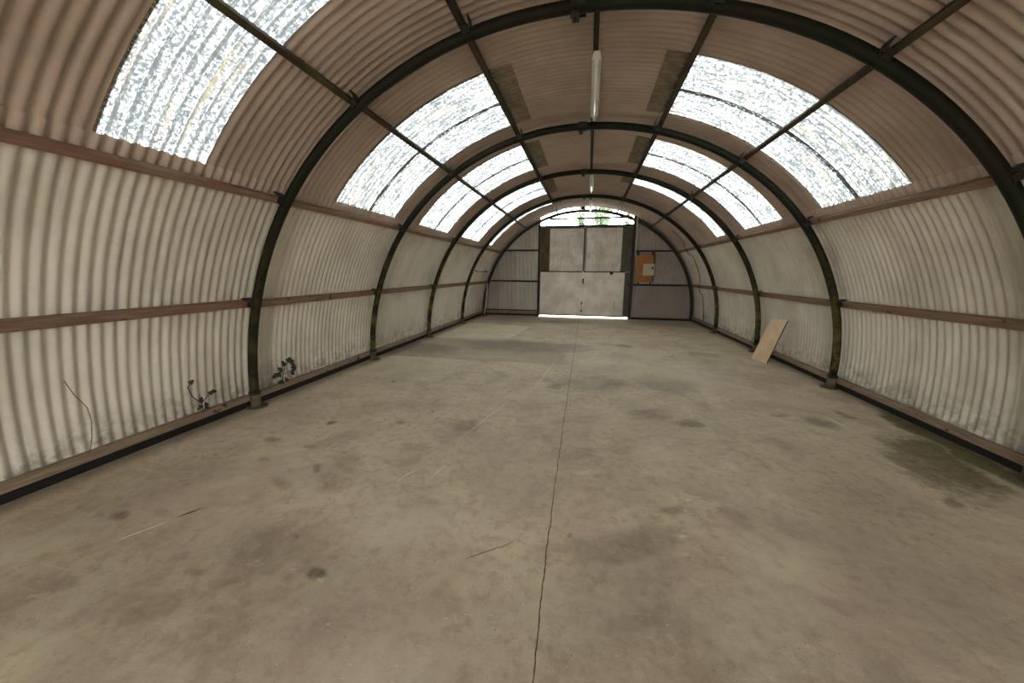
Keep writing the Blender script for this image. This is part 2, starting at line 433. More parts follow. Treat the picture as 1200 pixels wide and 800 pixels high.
class MB:
    """collects simple solids that make up ONE part"""
    def __init__(self):
        self.v = []; self.f = []

    def hexa(self, p):          # eight corners: bottom ring 0-3, top ring 4-7
        b = len(self.v)
        self.v += [tuple(q) for q in p]
        for f in ((0, 3, 2, 1), (4, 5, 6, 7), (0, 1, 5, 4), (1, 2, 6, 5), (2, 3, 7, 6), (3, 0, 4, 7)):
            self.f.append(tuple(b + i for i in f))
        return self

    def box(self, x0, x1, y0, y1, z0, z1):
        return self.hexa([(x0, y0, z0), (x1, y0, z0), (x1, y1, z0), (x0, y1, z0), (x0, y0, z1), (x1, y0, z1), (x1, y1, z1), (x0, y1, z1)])

    def obox(self, c, ax, ay, az, hx, hy, hz):
        c = Vector(c); P = []
        for sz in (-1, 1):
            for sx_, sy_ in ((-1, -1), (1, -1), (1, 1), (-1, 1)):
                P.append(c + ax * (sx_ * hx) + ay * (sy_ * hy) + az * (sz * hz))
        return self.hexa(P)

    def tube(self, pts, r, n=12, cap=True):
        pts = [Vector(p) for p in pts]
        b = len(self.v)
        rr = r if isinstance(r, (list, tuple)) else [r] * len(pts)
        t0 = (pts[1] - pts[0]).normalized()
        up = Vector((0, 1, 0)) if abs(t0.y) < 0.9 else Vector((1, 0, 0))
        for i, p in enumerate(pts):
            t = (pts[min(i + 1, len(pts) - 1)] - pts[max(i - 1, 0)]).normalized()
            a = t.cross(up).normalized(); c_ = t.cross(a).normalized()
            for j in range(n):
                q = 2 * PI * j / n
                self.v.append(tuple(p + (a * math.cos(q) + c_ * math.sin(q)) * rr[i]))
        for i in range(len(pts) - 1):
            for j in range(n):
                j2 = (j + 1) % n
                self.f.append((b + i * n + j, b + i * n + j2, b + (i + 1) * n + j2, b + (i + 1) * n + j))
        if cap:
            self.f.append(tuple(b + j for j in range(n))[::-1])
            e = b + (len(pts) - 1) * n
            self.f.append(tuple(e + j for j in range(n)))
        return self

    def build(self, name, m, parent=None, smooth=False, bevel=0.0):
        me_o = obj(name, self.v, self.f, m, parent, smooth, bevel)
        if smooth:
            for p in me_o.data.polygons:
                if len(p.vertices) > 4: p.use_smooth = False
        return me_o


# arch profile: radius against angle (0 = left floor, 90 = crown, 180 = right floor)
PROF = [(-20, 3.44), (0, 3.475), (19, 3.495), (37.4, 3.525), (56.2, 3.52), (74.6, 3.495), (90, 3.468), (105.5, 3.475), (124.2, 3.505), (142.9, 3.515), (161.4, 3.475), (180, 3.40), (200, 3.33)]


def rad(th):
    for i in range(1, len(PROF) - 2):
        if th <= PROF[i + 1][0] or i == len(PROF) - 3:
            a0, r0 = PROF[i]; a1, r1 = PROF[i + 1]
            m0 = (r1 - PROF[i - 1][1]) / (a1 - PROF[i - 1][0])
            m1 = (PROF[i + 2][1] - r0) / (PROF[i + 2][0] - a0)
            t = (th - a0) / (a1 - a0); h = a1 - a0
            return (2 * t**3 - 3 * t**2 + 1) * r0 + (t**3 - 2 * t**2 + t) * h * m0 + (-2 * t**3 + 3 * t**2) * r1 + (t**3 - t**2) * h * m1
    return 3.47


def ap(th, off=0.0, y=0.0):
    a = math.radians(th); r = rad(th) + off
    return Vector((-r * math.cos(a), y, r * math.sin(a)))


def er(th): a = math.radians(th); return Vector((-math.cos(a), 0, math.sin(a)))
def et(th): a = math.radians(th); return Vector((math.sin(a), 0, math.cos(a)))


PITCH = 0.0762
FRONT, END = -3.72, 12.42
RIBS = [-3.70, -1.42, 0.855, 3.133, 5.412, 7.681, 9.995]
END_RIB = 12.344
LEFT_A = [19.0, 37.4, 56.2, 74.6]
RIGHT_A = [105.5, 124.2, 142.9, 161.4]


def arch_sheet(name, th0, th1, y0, y1, off, m, parent, amp=0.0108, tilt=0.0):
    """a curved corrugated sheet: waves run along Y, crests follow the arch"""
    nt = max(2, int(round((th1 - th0) / 3.0)))
    st = PITCH / 8
    ys = [y0]
    y = math.ceil(y0 / st + 1e-6) * st
    while y < y1 - 1e-5:
        ys.append(y); y += st
    ys.append(y1)
    V = []; Fc = []
    for i in range(nt + 1):
        th = th0 + (th1 - th0) * i / nt
        for yy in ys:
            o = off + tilt * (yy - y0) / (y1 - y0) + amp * math.cos(2 * PI * yy / PITCH)
            V.append(ap(th, o, yy))
    n = len(ys)
    for i in range(nt):
        for j in range(n - 1):
            a = i * n + j
            Fc.append((a, a + 1, a + n + 1, a + n))
    return obj(name, V, Fc, m, parent, smooth=True)


def split(y0, y1, wmax=0.65):
    """sheet joints between two points, each sheet about eight corrugations"""
    n = max(1, int(math.ceil((y1 - y0) / wmax)))
    return [(y0 + (y1 - y0) * i / n, y0 + (y1 - y0) * (i + 1) / n) for i in range(n)]


# ------------------------------------------------------------------ SETTING: floor and ground
floor = tag(empty('floor'), 'worn concrete floor with a long centre joint, stains and scratches', kind='structure')
JOINT = [(-3.72, 0.06), (0.0, 0.0), (1.06, -0.018), (1.68, -0.04), (3.35, -0.06), (6.29, -0.075), (12.5, -0.11)]


def jx(y):
    for (a, xa), (b, xb) in zip(JOINT, JOINT[1:]):
        if y <= b: return xa + (xb - xa) * (y - a) / (b - a)
    return JOINT[-1][1]


def field(P, lst, e0, e1):
    """strength of the worn, stained or painted-dim areas at slab points"""
    # gentle wobble so that no stain or dim zone has a drawn outline
    x, y = P[:, 0], P[:, 1]
    wx = 0.035 * np.sin(7.1 * y + 3 * np.sin(4.3 * x)) + 0.018 * np.sin(19.0 * x + 13.0 * y + 1.0)
    wy = 0.035 * np.sin(6.3 * x + 2 * np.sin(5.1 * y)) + 0.018 * np.sin(21.0 * y - 11.0 * x)
    out = np.zeros(len(P))
    for (cx, cy_, a, b, r, s) in lst:
        k_ = min(1.0, b / 0.09)
        dx = x + wx * k_ - cx; dy = y + wy * k_ - cy_
        u = (dx * math.cos(r) + dy * math.sin(r)) / a
        v = (-dx * math.sin(r) + dy * math.cos(r)) / b
        d = np.sqrt(u * u + v * v)
        t = np.clip((e1 - d) / (e1 - e0), 0, 1)
        out = np.maximum(out, s * t * t * (3 - 2 * t))
    return out


for side in (-1, 1):
    V = []; Fc = []
    n = 760
    nx = 150
    rr = random.Random(3)
    walk = 0.0
    for i in range(n + 1):
        t = i / n
        y = FRONT + (END + 0.03 - FRONT) * (0.18 * t / 0.12 if t < 0.12 else 0.18 + 0.82 * ((t - 0.12) / 0.88) ** 1.25)
        walk = walk * 0.75 + rr.uniform(-1, 1) * 0.0022
        xin = jx(y) + walk + side * (0.0018 + rr.random() * 0.0020 * (1 if side > 0 else 0.5))
        xout = side * 3.545 if side < 0 else 3.475
        ch = 0.0018
        V += [(xin, y, -0.05), (xin, y, -ch)]
        x0 = xin + side * ch
        V += [(x0 + (xout - x0) * j / nx, y, 0.0) for j in range(nx + 1)]
        V += [(xout, y, -0.05)]
    m_ = nx + 4
    for i in range(n):
        for j in range(m_ - 1):
            a = i * m_ + j
            Fc.append((a, a + 1, a + m_ + 1, a + m_) if side < 0 else (a, a + m_, a + m_ + 1, a + 1))
    for e in (0, n):
        Fc.append(tuple(e * m_ + j for j in range(m_)))
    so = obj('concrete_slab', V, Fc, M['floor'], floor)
    PP = np.array([(v[0], v[1]) for v in V])
    for nm, lst, e0, e1 in (('stain_and_dim', DARK, 0.45, 1.25), ('pale_wear', LIGHT, 0.3, 1.25), ('moss', GREEN, 0.3, 1.35)):
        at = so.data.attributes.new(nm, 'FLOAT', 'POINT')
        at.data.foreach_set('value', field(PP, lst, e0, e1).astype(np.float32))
mbj = MB()
for (ya, xa), (yb, xb) in zip(JOINT, JOINT[1:]):
    mbj.hexa([(xa - 0.02, ya, -0.048), (xa + 0.02, ya, -0.048), (xb + 0.02, yb, -0.048), (xb - 0.02, yb, -0.048),
              (xa - 0.02, ya, -0.003), (xa + 0.02, ya, -0.003), (xb + 0.02, yb, -0.003), (xb - 0.02, yb, -0.003)])
mbj.build('joint_filler', M['joint'], floor)
MB().box(-3.75, 3.75, FRONT, END, -0.09, -0.051).build('sub_base', M['under'], floor)

g = tag(MB().box(-45, 45, -30, 60, -0.22, -0.10).build('ground', M['outside_ground']), 'pale gravel yard outside the shed', kind='structure')
apron = tag(MB().box(-3.0, 3.0, END + 0.05, END + 4.0, -0.0999, -0.03).build('trim_1', M['outside_ground']), 'pale concrete apron outside the doors', kind='structure')

# ------------------------------------------------------------------ SETTING: long walls and ceiling
wall_left = tag(empty('wall_left'), 'curved pale corrugated wall on the left', kind='structure')
wall_right = tag(empty('wall_right'), 'curved pale corrugated wall on the right', kind='structure')
ceiling = tag(empty('ceiling'), 'arched brownish corrugated roof with skylights between the ribs', kind='structure')

OFF = 0.124       # from the rib centre line out to the sheets
for par, a0, a1 in ((wall_left, 0.9, 39.4), (wall_right, 141.0, 179.1)):
    ph = 0.0 if par is wall_left else 0.31
    y = FRONT - 0.3 + ph
    i = 0
    while y < END - 0.02:
        y2 = min(y + 0.6096, END)
        ya = max(y, FRONT)
        if y2 - ya > 0.05:
            jit = rnd.uniform(-0.25, 0.25)
            arch_sheet('corrugated_sheet', a0, a1 + (jit if a1 > 90 else 0), ya - 0.02, min(y2 + 0.055, END), OFF - 0.004, M['sheet_low'], par, tilt=0.0035)
        y = y2; i += 1

SKY_L = [(-2.75, -2.1), (-0.55, 0.1), (1.77, 2.43), (3.90, 5.22), (6.03, 7.38), (8.20, 9.62), (10.60, 11.0)]
SKY_R = [(-2.9, -1.6), (-0.65, 0.65), (3.92, 5.20), (6.06, 7.36), (8.30, 8.80)]
LBL_L = ['skylight on the left roof slope behind the viewer', 'skylight on the left roof slope beside the viewer',
         'large skylight cut by the upper left corner of the photo', 'two-sheet skylight on the left slope just past the nearest rib',
         'left slope skylight between second and third ribs', 'left slope skylight between third and fourth ribs',
         'narrow strip skylight on the left slope nearest the doors']
LBL_R = ['skylight on the right roof slope behind the viewer', 'skylight on the right roof slope beside the viewer',
         'largest skylight on the right slope, just past the nearest rib', 'right slope skylight between second and third ribs',
         'narrow strip skylight on the right slope beyond the third rib']
wi = 0
for side, SKY, LBL in ((0, SKY_L, LBL_L), (1, SKY_R, LBL_R)):
    if side == 0: a0, a1, asky = 37.0, 76.8, (37.0, 75.4)
    else: a0, a1, asky = 103.4, 143.2, (104.6, 143.2)
    prev = FRONT
    for (s0, s1), lb in list(zip(SKY, LBL)) + [((END - 0.01, None), None)]:
        for (p, q) in split(prev, s0):
            arch_sheet('corrugated_sheet', a0, a1, p - (0.010 if p > FRONT else 0), q + (0.010 if q >= s0 - 1e-6 else 0.045), OFF + 0.006, M['sheet_roof'], ceiling, tilt=0.003)
        if s1 is None: break
        wi += 1
        wd = tag(empty('window_%d' % wi), lb, kind='structure')
        parts = split(s0, s1, 0.72)
        for kx, (p, q) in enumerate(parts):
            arch_sheet('translucent_sheet', asky[0], asky[1], p - 0.004, q + (0.045 if kx < len(parts) - 1 else 0.004), OFF + 0.0045, M['skylight'], wd, tilt=0.002)
            lp = (75.2, 78.4) if side == 0 else (101.8, 104.8)
            arch_sheet('lap_plate', lp[0], lp[1], p - 0.004, q + 0.004, OFF + 0.002, M['lap'], wd, tilt=0.002)
        prev = s1
y = FRONT
while y < 12.342 - 0.02:
    y2 = min(y + 0.6096, 12.342)
    arch_sheet('corrugated_sheet', 74.2, 106.0, max(FRONT, y - 0.02), min(12.342, y2 + 0.05), OFF + 0.013, M['sheet_roof'], ceiling, tilt=0.003)
    y = y2

# black strip standing in for the shaded floor gap, and base timbers along both long walls
for side, nm, th in ((-1, 'baseboard_left', 0.0), (1, 'baseboard_right', 180.0)):
    bb = tag(empty(nm), 'black strip for the shaded gap and weathered timber along the foot of the %s wall' % ('left' if side < 0 else 'right'), kind='structure')
    xk = -3.55 if side < 0 else 3.48
    MB().box(min(xk, xk + side * 0.09), max(xk, xk + side * 0.09), FRONT, END, -0.05, 0.072).build('shade_gap_strip', M['gap_shade'], bb)
    xs = 3.475 if side < 0 else 3.40
    ys = RIBS + [END_RIB]
    for a, b in zip(ys, ys[1:]):
        jx0 = rnd.uniform(-0.006, 0.006); jz = rnd.uniform(-0.006, 0.006)
        xi = side * (xs + 0.045 + jx0)
        xo = side * (xs + 0.105)
        m_ = MB()
        m_.hexa([(min(xi, xo), a + 0.012, 0.074 + jz), (max(xi, xo), a + 0.012, 0.074 + jz), (max(xi, xo), b - 0.012, 0.074 - jz), (min(xi, xo), b - 0.012, 0.074 - jz),
                 (min(xi, xo), a + 0.012, 0.142 + jz), (max(xi, xo), a + 0.012, 0.142 + jz), (max(xi, xo), b - 0.012, 0.142 - jz), (min(xi, xo), b - 0.012, 0.142 - jz)])
        m_.build('base_timber', M['timber_base'], bb, bevel=0.004)

# ------------------------------------------------------------------ SETTING: end wall
wall_back = tag(empty('wall_back'), 'corrugated end wall around the big doors', kind='structure')


def flat_sheet(name, x0, x1, zf0, zf1, y, m, parent, amp=0.0095, cut=None):
    """vertical corrugated sheet; zf0/zf1 give bottom and top at x"""
    st = PITCH / 8
    xs = [x0]
    x = math.ceil(x0 / st + 1e-6) * st
    while x < x1 - 1e-5:
        xs.append(x); x += st
    xs.append(x1)
    V = []; Fc = []
    for x in xs:
        z0 = zf0(x) if callable(zf0) else zf0
        z1 = zf1(x) if callable(zf1) else zf1
        z1 = max(z1, z0 + 0.002)
        yy = y + amp * math.cos(2 * PI * x / PITCH)
        V += [(x, yy, z0), (x, yy, (z0 + z1) / 2), (x, yy, z1)]
    for i in range(len(xs) - 1):
        for j in range(2):
            a = i * 3 + j
            Fc.append((a, a + 3, a + 4, a + 1))
    return obj(name, V, Fc, m, parent, smooth=True)


def archz(x, off=OFF):
    lo, hi = (0.0, 90.0) if x < 0 else (90.0, 180.0)
    for _ in range(40):
        mid = (lo + hi) / 2
        if ap(mid, off).x < x: lo = mid
        else: hi = mid
    return ap(lo, off).z


YE = 12.40
# left of the doors: three sheet columns, each lower and upper lift
for (x0, x1, m_) in ((-3.66, -2.93, 'sheet_end_mauve'), (-2.96, -2.30, 'sheet_end_pale'), (-2.33, -1.49, 'sheet_end_cream')):
    low = lambda x: -0.01
    flat_sheet('corrugated_sheet', x0, x1, low, lambda x: min(archz(x, OFF + 0.02), 2.27), YE + (0.004 if x0 == -2.96 else 0), M[m_], wall_back)
for (x0, x1) in ((-2.98, -2.15), (-2.18, -1.50)):
    flat_sheet('corrugated_sheet', x0, x1, 2.23, lambda x: archz(x, OFF + 0.02), YE + (0.008 if x0 < -2.5 else 0.012), M['sheet_end_cream'], wall_back)
# right of the doors
for (x0, x1) in ((1.49, 2.20), (2.17, 2.84), (2.81, 3.60)):
    flat_sheet('corrugated_sheet', x0, x1, -0.01, lambda x: min(archz(x, OFF + 0.02), 1.16), YE + (0.004 if x0 == 2.17 else 0), M['sheet_end_dark'], wall_back, amp=0.005)
    flat_sheet('corrugated_sheet', x0, x1, 1.12, lambda x: min(archz(x, OFF + 0.02), 2.24), YE + (0.012 if x0 == 2.17 else 0.008), M['sheet_end_mauve'], wall_back)
for (x0, x1) in ((1.49, 2.12), (2.09, 2.98)):
    flat_sheet('corrugated_sheet', x0, x1, 2.20, lambda x: archz(x, OFF + 0.02), YE + (0.004 if x0 > 2 else 0), M['sheet_end_mauve'], wall_back)


def rail(name, x0, x1, z, h, y0, y1, m, parent, dz=0.0):
    m_ = MB()
    m_.hexa([(x0, y0, z - h / 2), (x1, y0, z - h / 2 + dz), (x1, y1, z - h / 2 + dz), (x0, y1, z - h / 2),
             (x0, y0, z + h / 2), (x1, y0, z + h / 2 + dz), (x1, y1, z + h / 2 + dz), (x0, y1, z + h / 2)])
    return m_.build(name, m, parent, bevel=0.003)


rail('end_rail', -3.29, -1.56, 1.215, 0.05, 12.33, 12.385, M['rib_mossy'], wall_back)
rail('end_rail', -2.72, -1.56, 2.25, 0.05, 12.33, 12.385, M['rib_end'], wall_back)
rail('end_rail', -3.45, -1.56, 0.20, 0.035, 12.33, 12.385, M['rib_end'], wall_back)
rail('end_rail', -3.45, -1.56, 0.05, 0.06, 12.33, 12.385, M['rib_end'], wall_back)
rail('base_timber', -3.45, -1.56, 0.125, 0.09, 12.345, 12.385, M['timber_base'], wall_back)
rail('end_rail', 1.42, 3.26, 1.135, 0.06, 12.32, 12.385, M['rib_end'], wall_back)
rail('end_rail', 1.58, 2.74, 2.205, 0.05, 12.33, 12.385, M['rib_end'], wall_back)
rail('end_rail', 1.58, 3.38, 0.03, 0.08, 12.33, 12.385, M['rib_end'], wall_back)
MB().box(-1.565, -1.495, 12.30, 12.39, 0.0, 3.06).build('door_post', M['rib_end'], wall_back, bevel=0.004)
MB().box(1.47, 1.565, 12.30, 12.39, 0.0, 3.30).build('door_post', M['rib_end'], wall_back, bevel=0.004)
rail('door_header', -1.565, 1.565, 3.01, 0.05, 12.32, 12.40, M['rib_green'], wall_back)
MB().box(1.555, 1.585, 12.28, 12.30, 2.05, 3.30).build('white_conduit', M['conduit'], wall_back)['label'] = 'thin white vertical strip'
# fanlight over the doors
fan = tag(empty('window_%d' % (wi + 1)), 'bright arched fanlight above the big doors', kind='structure')
rail('glazing_bar', -1.2, 1.36, 3.255, 0.055, 12.37, 12.40, M['rib_end'], fan)
for xb in (-1.30, -0.98, -0.66, -0.10, 0.42, 1.02):
    MB().box(xb - 0.012, xb + 0.012, 12.375, 12.395, 3.03, min(archz(xb) - 0.06, 3.26)).build('glazing_bar', M['white_trim'], fan)
V = []; n = 24
for i in range(n + 1):
    x = -1.50 + 3.03 * i / n
    V += [(x, 12.41, 3.03), (x, 12.41, archz(x) - 0.01)]
obj('pane', V, [(2 * i, 2 * i + 2, 2 * i + 3, 2 * i + 1) for i in range(n)], M['pane'], fan)

# ------------------------------------------------------------------ SETTING: the doors
d1 = tag(empty('door_1'), 'left leaf of the big doors, zinc sheet below and corrugated sheet above', kind='structure')
d2 = tag(empty('door_2'), 'right leaf of the big doors, zinc sheet below and corrugated sheet above', kind='structure')


def leaf(par, x0, x1, xu0, xu1, ti):
    MB().box(x0, x1, 12.350, 12.362, 0.10, 1.545).build('lower_panel', M['galv_dull'], par, bevel=0.002)
    flat_sheet('upper_panel', xu0, xu1, 1.53, 2.94, 12.352, M['galv'], par, amp=0.007)
    f = MB()
    f.box(x0, x1, 12.366, 12.392, 0.07, 0.14)
    f.box(x0, x1, 12.366, 12.392, 1.50, 1.58)
    f.box(x0, x1, 12.366, 12.392, 2.90, 2.96)
    f.box(x0, x0 + 0.05, 12.366, 12.392, 0.07, 2.96)
    f.box(x1 - 0.05, x1, 12.366, 12.392, 0.07, 2.96)
    f.build('leaf_frame', M['rib_end'], par)
    MB().box(-1.52 if ti < 0 else -0.0395, -0.040 if ti < 0 else 1.50, 12.394, 12.402, 0.055, 2.985).build('gap_backing', M['sheet_outer'], par)  # added backing sheet, blocks daylight through the leaf gaps
    MB().box(x0, x1, 12.338, 12.350, 1.525, 1.56).build('middle_rail', M['dark_steel'], par)
    # foot strip below the sheet
    MB().box(x0, x1, 12.345, 12.360, 0.055, 0.10).build('foot_strip', M['dark_steel'], par)
    if ti < 0:
        MB().box(x0, xu0 - 0.01, 12.352, 12.364, 1.56, 2.94).build('infill_board', M['door_timber'], par)
        MB().box(xu0 - 0.012, xu0, 12.345, 12.366, 1.56, 2.94).build('infill_board', M['dark_steel'], par)
    else:
        MB().box(xu1 + 0.01, 1.46, 12.352, 12.364, 1.56, 2.94).build('infill_board', M['door_olive'], par)
        MB().box(x1 + 0.004, 1.46, 12.355, 12.367, 0.10, 1.52).build('infill_board', M['door_olive'], par)['label'] = 'dark green lower infill board'


leaf(d1, -1.475, -0.045, -1.18, -0.06, -1)
leaf(d2, -0.035, 1.30, 0.02, 1.15, 1)
MB().box(-0.052, -0.020, 12.325, 12.345, 1.56, 2.95).build('meeting_stile', M['dark_steel'], d1)
MB().box(-0.018, -0.004, 12.330, 12.345, 1.56, 2.93).build('meeting_stile', M['white_trim'], d2)['label'] = 'pale strip'
MB().box(-0.20, 0.18, 12.342, 12.349, 1.40, 1.52).build('patch_plate', M['galv_dull'], d2)['label'] = 'small riveted zinc patch'
mb = MB(); mb.tube([(-0.03, 12.325, 1.29), (-0.03, 12.30, 1.27), (-0.03, 12.30, 1.20), (-0.03, 12.325, 1.18)], 0.012, 8); mb.box(-0.055, -0.005, 12.325, 12.349, 1.15, 1.32)
mb.build('pull_handle', M['bolt'], d2)
for z in (0.50, 0.24):
    mb = MB(); mb.box(-0.075, -0.03, 12.33, 12.349, z - 0.03, z + 0.03); mb.tube([(-0.052, 12.32, z - 0.05), (-0.052, 12.32, z + 0.05)], 0.009, 8)
    mb.build('hinge_bolt', M['bolt'], d1)
mb = MB(); mb.tube([(0.875, 12.349, 1.50), (0.875, 12.31, 1.50)], 0.052, 16)
mb.build('round_knob', M['bolt'], d2)['label'] = 'round black knob'
mb = MB(); mb.tube([(1.02, 12.349, 0.28), (1.02, 12.345, 0.62)], 0.006, 6); mb.build('latch_rod', M['bolt'], d2)
tag(MB().box(-1.50, 1.46, 12.46, 12.56, -0.03, 0.03).build('trim_2', M['white_trim']), 'white strip added outside to show daylight below the doors', kind='structure')  # added white strip stands for the daylight gap under the doors

# front end of the shed (behind the viewer): unseen end wall, its doorway gap added to let in fill light
wall_front = tag(empty('wall_front'), 'corrugated end wall behind the viewer with an added light gap', kind='structure')
for (x0, x1) in ((-3.58, -2.93), (-2.96, -2.30), (-2.33, -1.5), (1.5, 2.2), (2.17, 2.84), (2.81, 3.50)):
    flat_sheet('corrugated_sheet', x0, x1, 0.02, lambda x: archz(x), FRONT, M['sheet_end_mauve'], wall_front)
flat_sheet('corrugated_sheet', -1.52, 1.52, 3.0, lambda x: archz(x), FRONT, M['sheet_end_mauve'], wall_front)
FRONT_LIGHT_GAP = True  # sheets leave a made-up middle gap, set for the light it lets in
if FRONT_LIGHT_GAP:
    flat_sheet('light_gap_sheet', -1.52, -0.55, 0.02, 3.02, FRONT, M['galv'], wall_front)
    flat_sheet('light_gap_sheet', 0.45, 1.52, 0.02, 3.02, FRONT, M['galv'], wall_front)

# ------------------------------------------------------------------ THINGS: arch ribs
RIB_R = 0.045
rib_lbl = {3.133: 'nearest dark green tubular arch rib, thick pipe crossing the top of the photo',
           5.412: 'second tubular arch rib, its right foot in front of the mossy floor edge',
           7.681: 'third tubular arch rib, its right foot just left of the leaning plywood board',
           9.995: 'fourth tubular arch rib, the last pipe arch before the end wall frame',
           0.855: 'tubular arch rib standing beside the viewer, outside the photo',
           -1.42: 'tubular arch rib behind the viewer', -3.70: 'tubular arch rib at the front end behind the viewer'}


def make_rib(y, m, label):
    t = thing('arch_rib', label, 'arch rib', 'tubular steel arch ribs', loc=(0, y, 0))
    b = MB()
    pts = [ap(th, 0, 0) for th in [2.6] + list(range(5, 176, 2)) + [177.4]]
    b.tube(pts, RIB_R, 14)
    b.build('arch_pipe', m, t, smooth=True)
    for th0, s in ((0.0, 1), (180.0, -1)):
        f = MB()
        q = [ap(th0 + s * a, 0, 0) for a in (0.12, 1.4, 2.7)]
        q[0].z = 0.008
        f.tube(q, RIB_R + 0.007, 14)
        f.build('foot_sleeve', M['rib_foot'], t, smooth=True)
        f = MB()
        f.tube([ap(th0 + s * 2.45, 0, 0), ap(th0 + s * 2.95, 0, 0)], RIB_R + 0.013, 14)
        f.build('collar', M['bolt'], t, smooth=True)
        f = MB()
        c = ap(th0, 0, 0)
        f.tube([(c.x + s * 0.01, 0, 0.001), (c.x + s * 0.01, 0, 0.012)], 0.105, 20)
        f.build('base_plate', M['rib_foot'], t, bevel=0.002)
    # bolted joint at the crown
    f = MB()
    for dy in (-0.065, 0.065):
        f.obox(ap(89.2, 0, dy), et(89.2), Vector((0, 1, 0)), er(89.2), 0.06, 0.006, 0.035)
        f.tube([ap(88.7, 0.0, dy * 1.5), ap(88.7, 0.0, dy * 0.8)], 0.013, 8)
    f.tube([ap(88.9, -0.10, 0), ap(88.9, 0.03, 0)], 0.012, 8)
    f.obox(ap(88.9, -0.065, 0), et(89), Vector((0, 1, 0)), er(89), 0.028, 0.05, 0.012)
    f.build('crown_joint', M['bolt'], t)
    for th in LEFT_A + RIGHT_A:
        f = MB()
        sg = 1 if th < 90 else -1
        f.obox(ap(th + sg * 1.02, 0.035, -0.062), et(th), Vector((0, 1, 0)), er(th), 0.006, 0.045, 0.040)
        f.obox(ap(th + sg * 0.2, 0.010, -0.055), et(th), Vector((0, 1, 0)), er(th), 0.030, 0.010, 0.030)
        f.build('purlin_cleat', M['bolt'], t)
    return t


for y in RIBS:
    make_rib(y, M['rib_mossy'] if y > 4 else M['rib_green'], rib_lbl[y])

# end frame: flat-sided steel arch against the end wall
t = thing('end_frame_arch', 'dark flat steel arch frame hard against the end wall', 'arch frame', loc=(0, END_RIB, 0))
V = []; Fc = []
ths = list(range(0, 181, 2))
for th in ths:
    for (o, dy) in ((-0.03, -0.03), (0.055, -0.03), (0.055, 0.03), (-0.03, 0.03)):
        V.append(ap(th, o, dy))
for i in range(len(ths) - 1):
    for j in range(4):
        a = i * 4 + j; b_ = i * 4 + (j + 1) % 4
        Fc.append((a, a + 4, b_ + 4, b_))
Fc += [(0, 1, 2, 3), (len(V) - 4, len(V) - 1, len(V) - 2, len(V) - 3)]
obj('arch_bar', V, Fc, M['rib_end'], t)
for th in list(range(96, 176, 4)) + list(range(8, 86, 6)):
    f = MB(); f.tube([ap(th, 0.012, -0.044), ap(th, 0.012, -0.028)], 0.016, 6)
    f.build('bolt_head', M['dark_steel'] if th > 90 else M['bolt'], t)
for th in (0.15, 179.85):
    c = ap(th, 0, 0)
    MB().box(c.x - 0.09, c.x + 0.09, -0.05, 0.05, 0.0, 0.012).build('base_plate', M['rib_end'], t)

# ------------------------------------------------------------------ THINGS: rails and purlins
def purlin(name, label, cat, th, depth, height, mats, o0=0.047, group=None):
    t = thing(name, label, cat, group)
    ys = RIBS + [END_RIB - 0.04]
    for i, (a, b) in enumerate(zip(ys, ys[1:])):
        d0 = rnd.uniform(-0.12, 0.12); d1_ = rnd.uniform(-0.12, 0.12)
        P = []
        for yy, dd in ((a + 0.006, d0), (b - 0.006, d1_)):
            c = ap(th + dd, o0 + depth / 2, yy)
            P.append([c - er(th) * depth / 2 - et(th) * height / 2, c + er(th) * depth / 2 - et(th) * height / 2,
                      c + er(th) * depth / 2 + et(th) * height / 2, c - er(th) * depth / 2 + et(th) * height / 2])
        m_ = MB(); m_.hexa(P[0] + P[1])
        m_.build('rail_length', mats[i % len(mats)], t, bevel=0.004)
    return t


TR = M['timber_rail']; PD = M['purlin_dark']; PB = M['purlin_black']
purlin('timber_rail', 'reddish brown timber rail at waist height along the left wall', 'rail', 19.0, 0.058, 0.074, [TR])
purlin('timber_rail', 'brown timber rail below the skylights, along the left side', 'rail', 37.4, 0.058, 0.06, [TR])
purlin('roof_purlin', 'dark purlin crossing the middle of the left skylights', 'purlin', 56.2, 0.05, 0.048, [PB, PD, PD, PD, PD])
purlin('roof_purlin', 'dark mossy purlin along the top edge of the left skylights', 'purlin', 74.6, 0.05, 0.055, [PB, PD])
purlin('ridge_purlin', 'black ridge purlin along the crown carrying the strip lights', 'purlin', 91.5, 0.05, 0.045, [PB])
purlin('roof_purlin', 'dark mossy purlin along the top edge of the right skylights', 'purlin', 105.5, 0.05, 0.055, [PB, PD])
purlin('roof_purlin', 'dark purlin crossing the middle of the right skylights', 'purlin', 124.2, 0.05, 0.048, [PB, PD, PD, PD, PD])
purlin('timber_rail', 'brown timber rail below the skylights, along the right side', 'rail', 142.9, 0.058, 0.06, [TR])
purlin('timber_rail', 'reddish brown timber rail at waist height along the right wall', 'rail', 161.4, 0.058, 0.074, [TR])

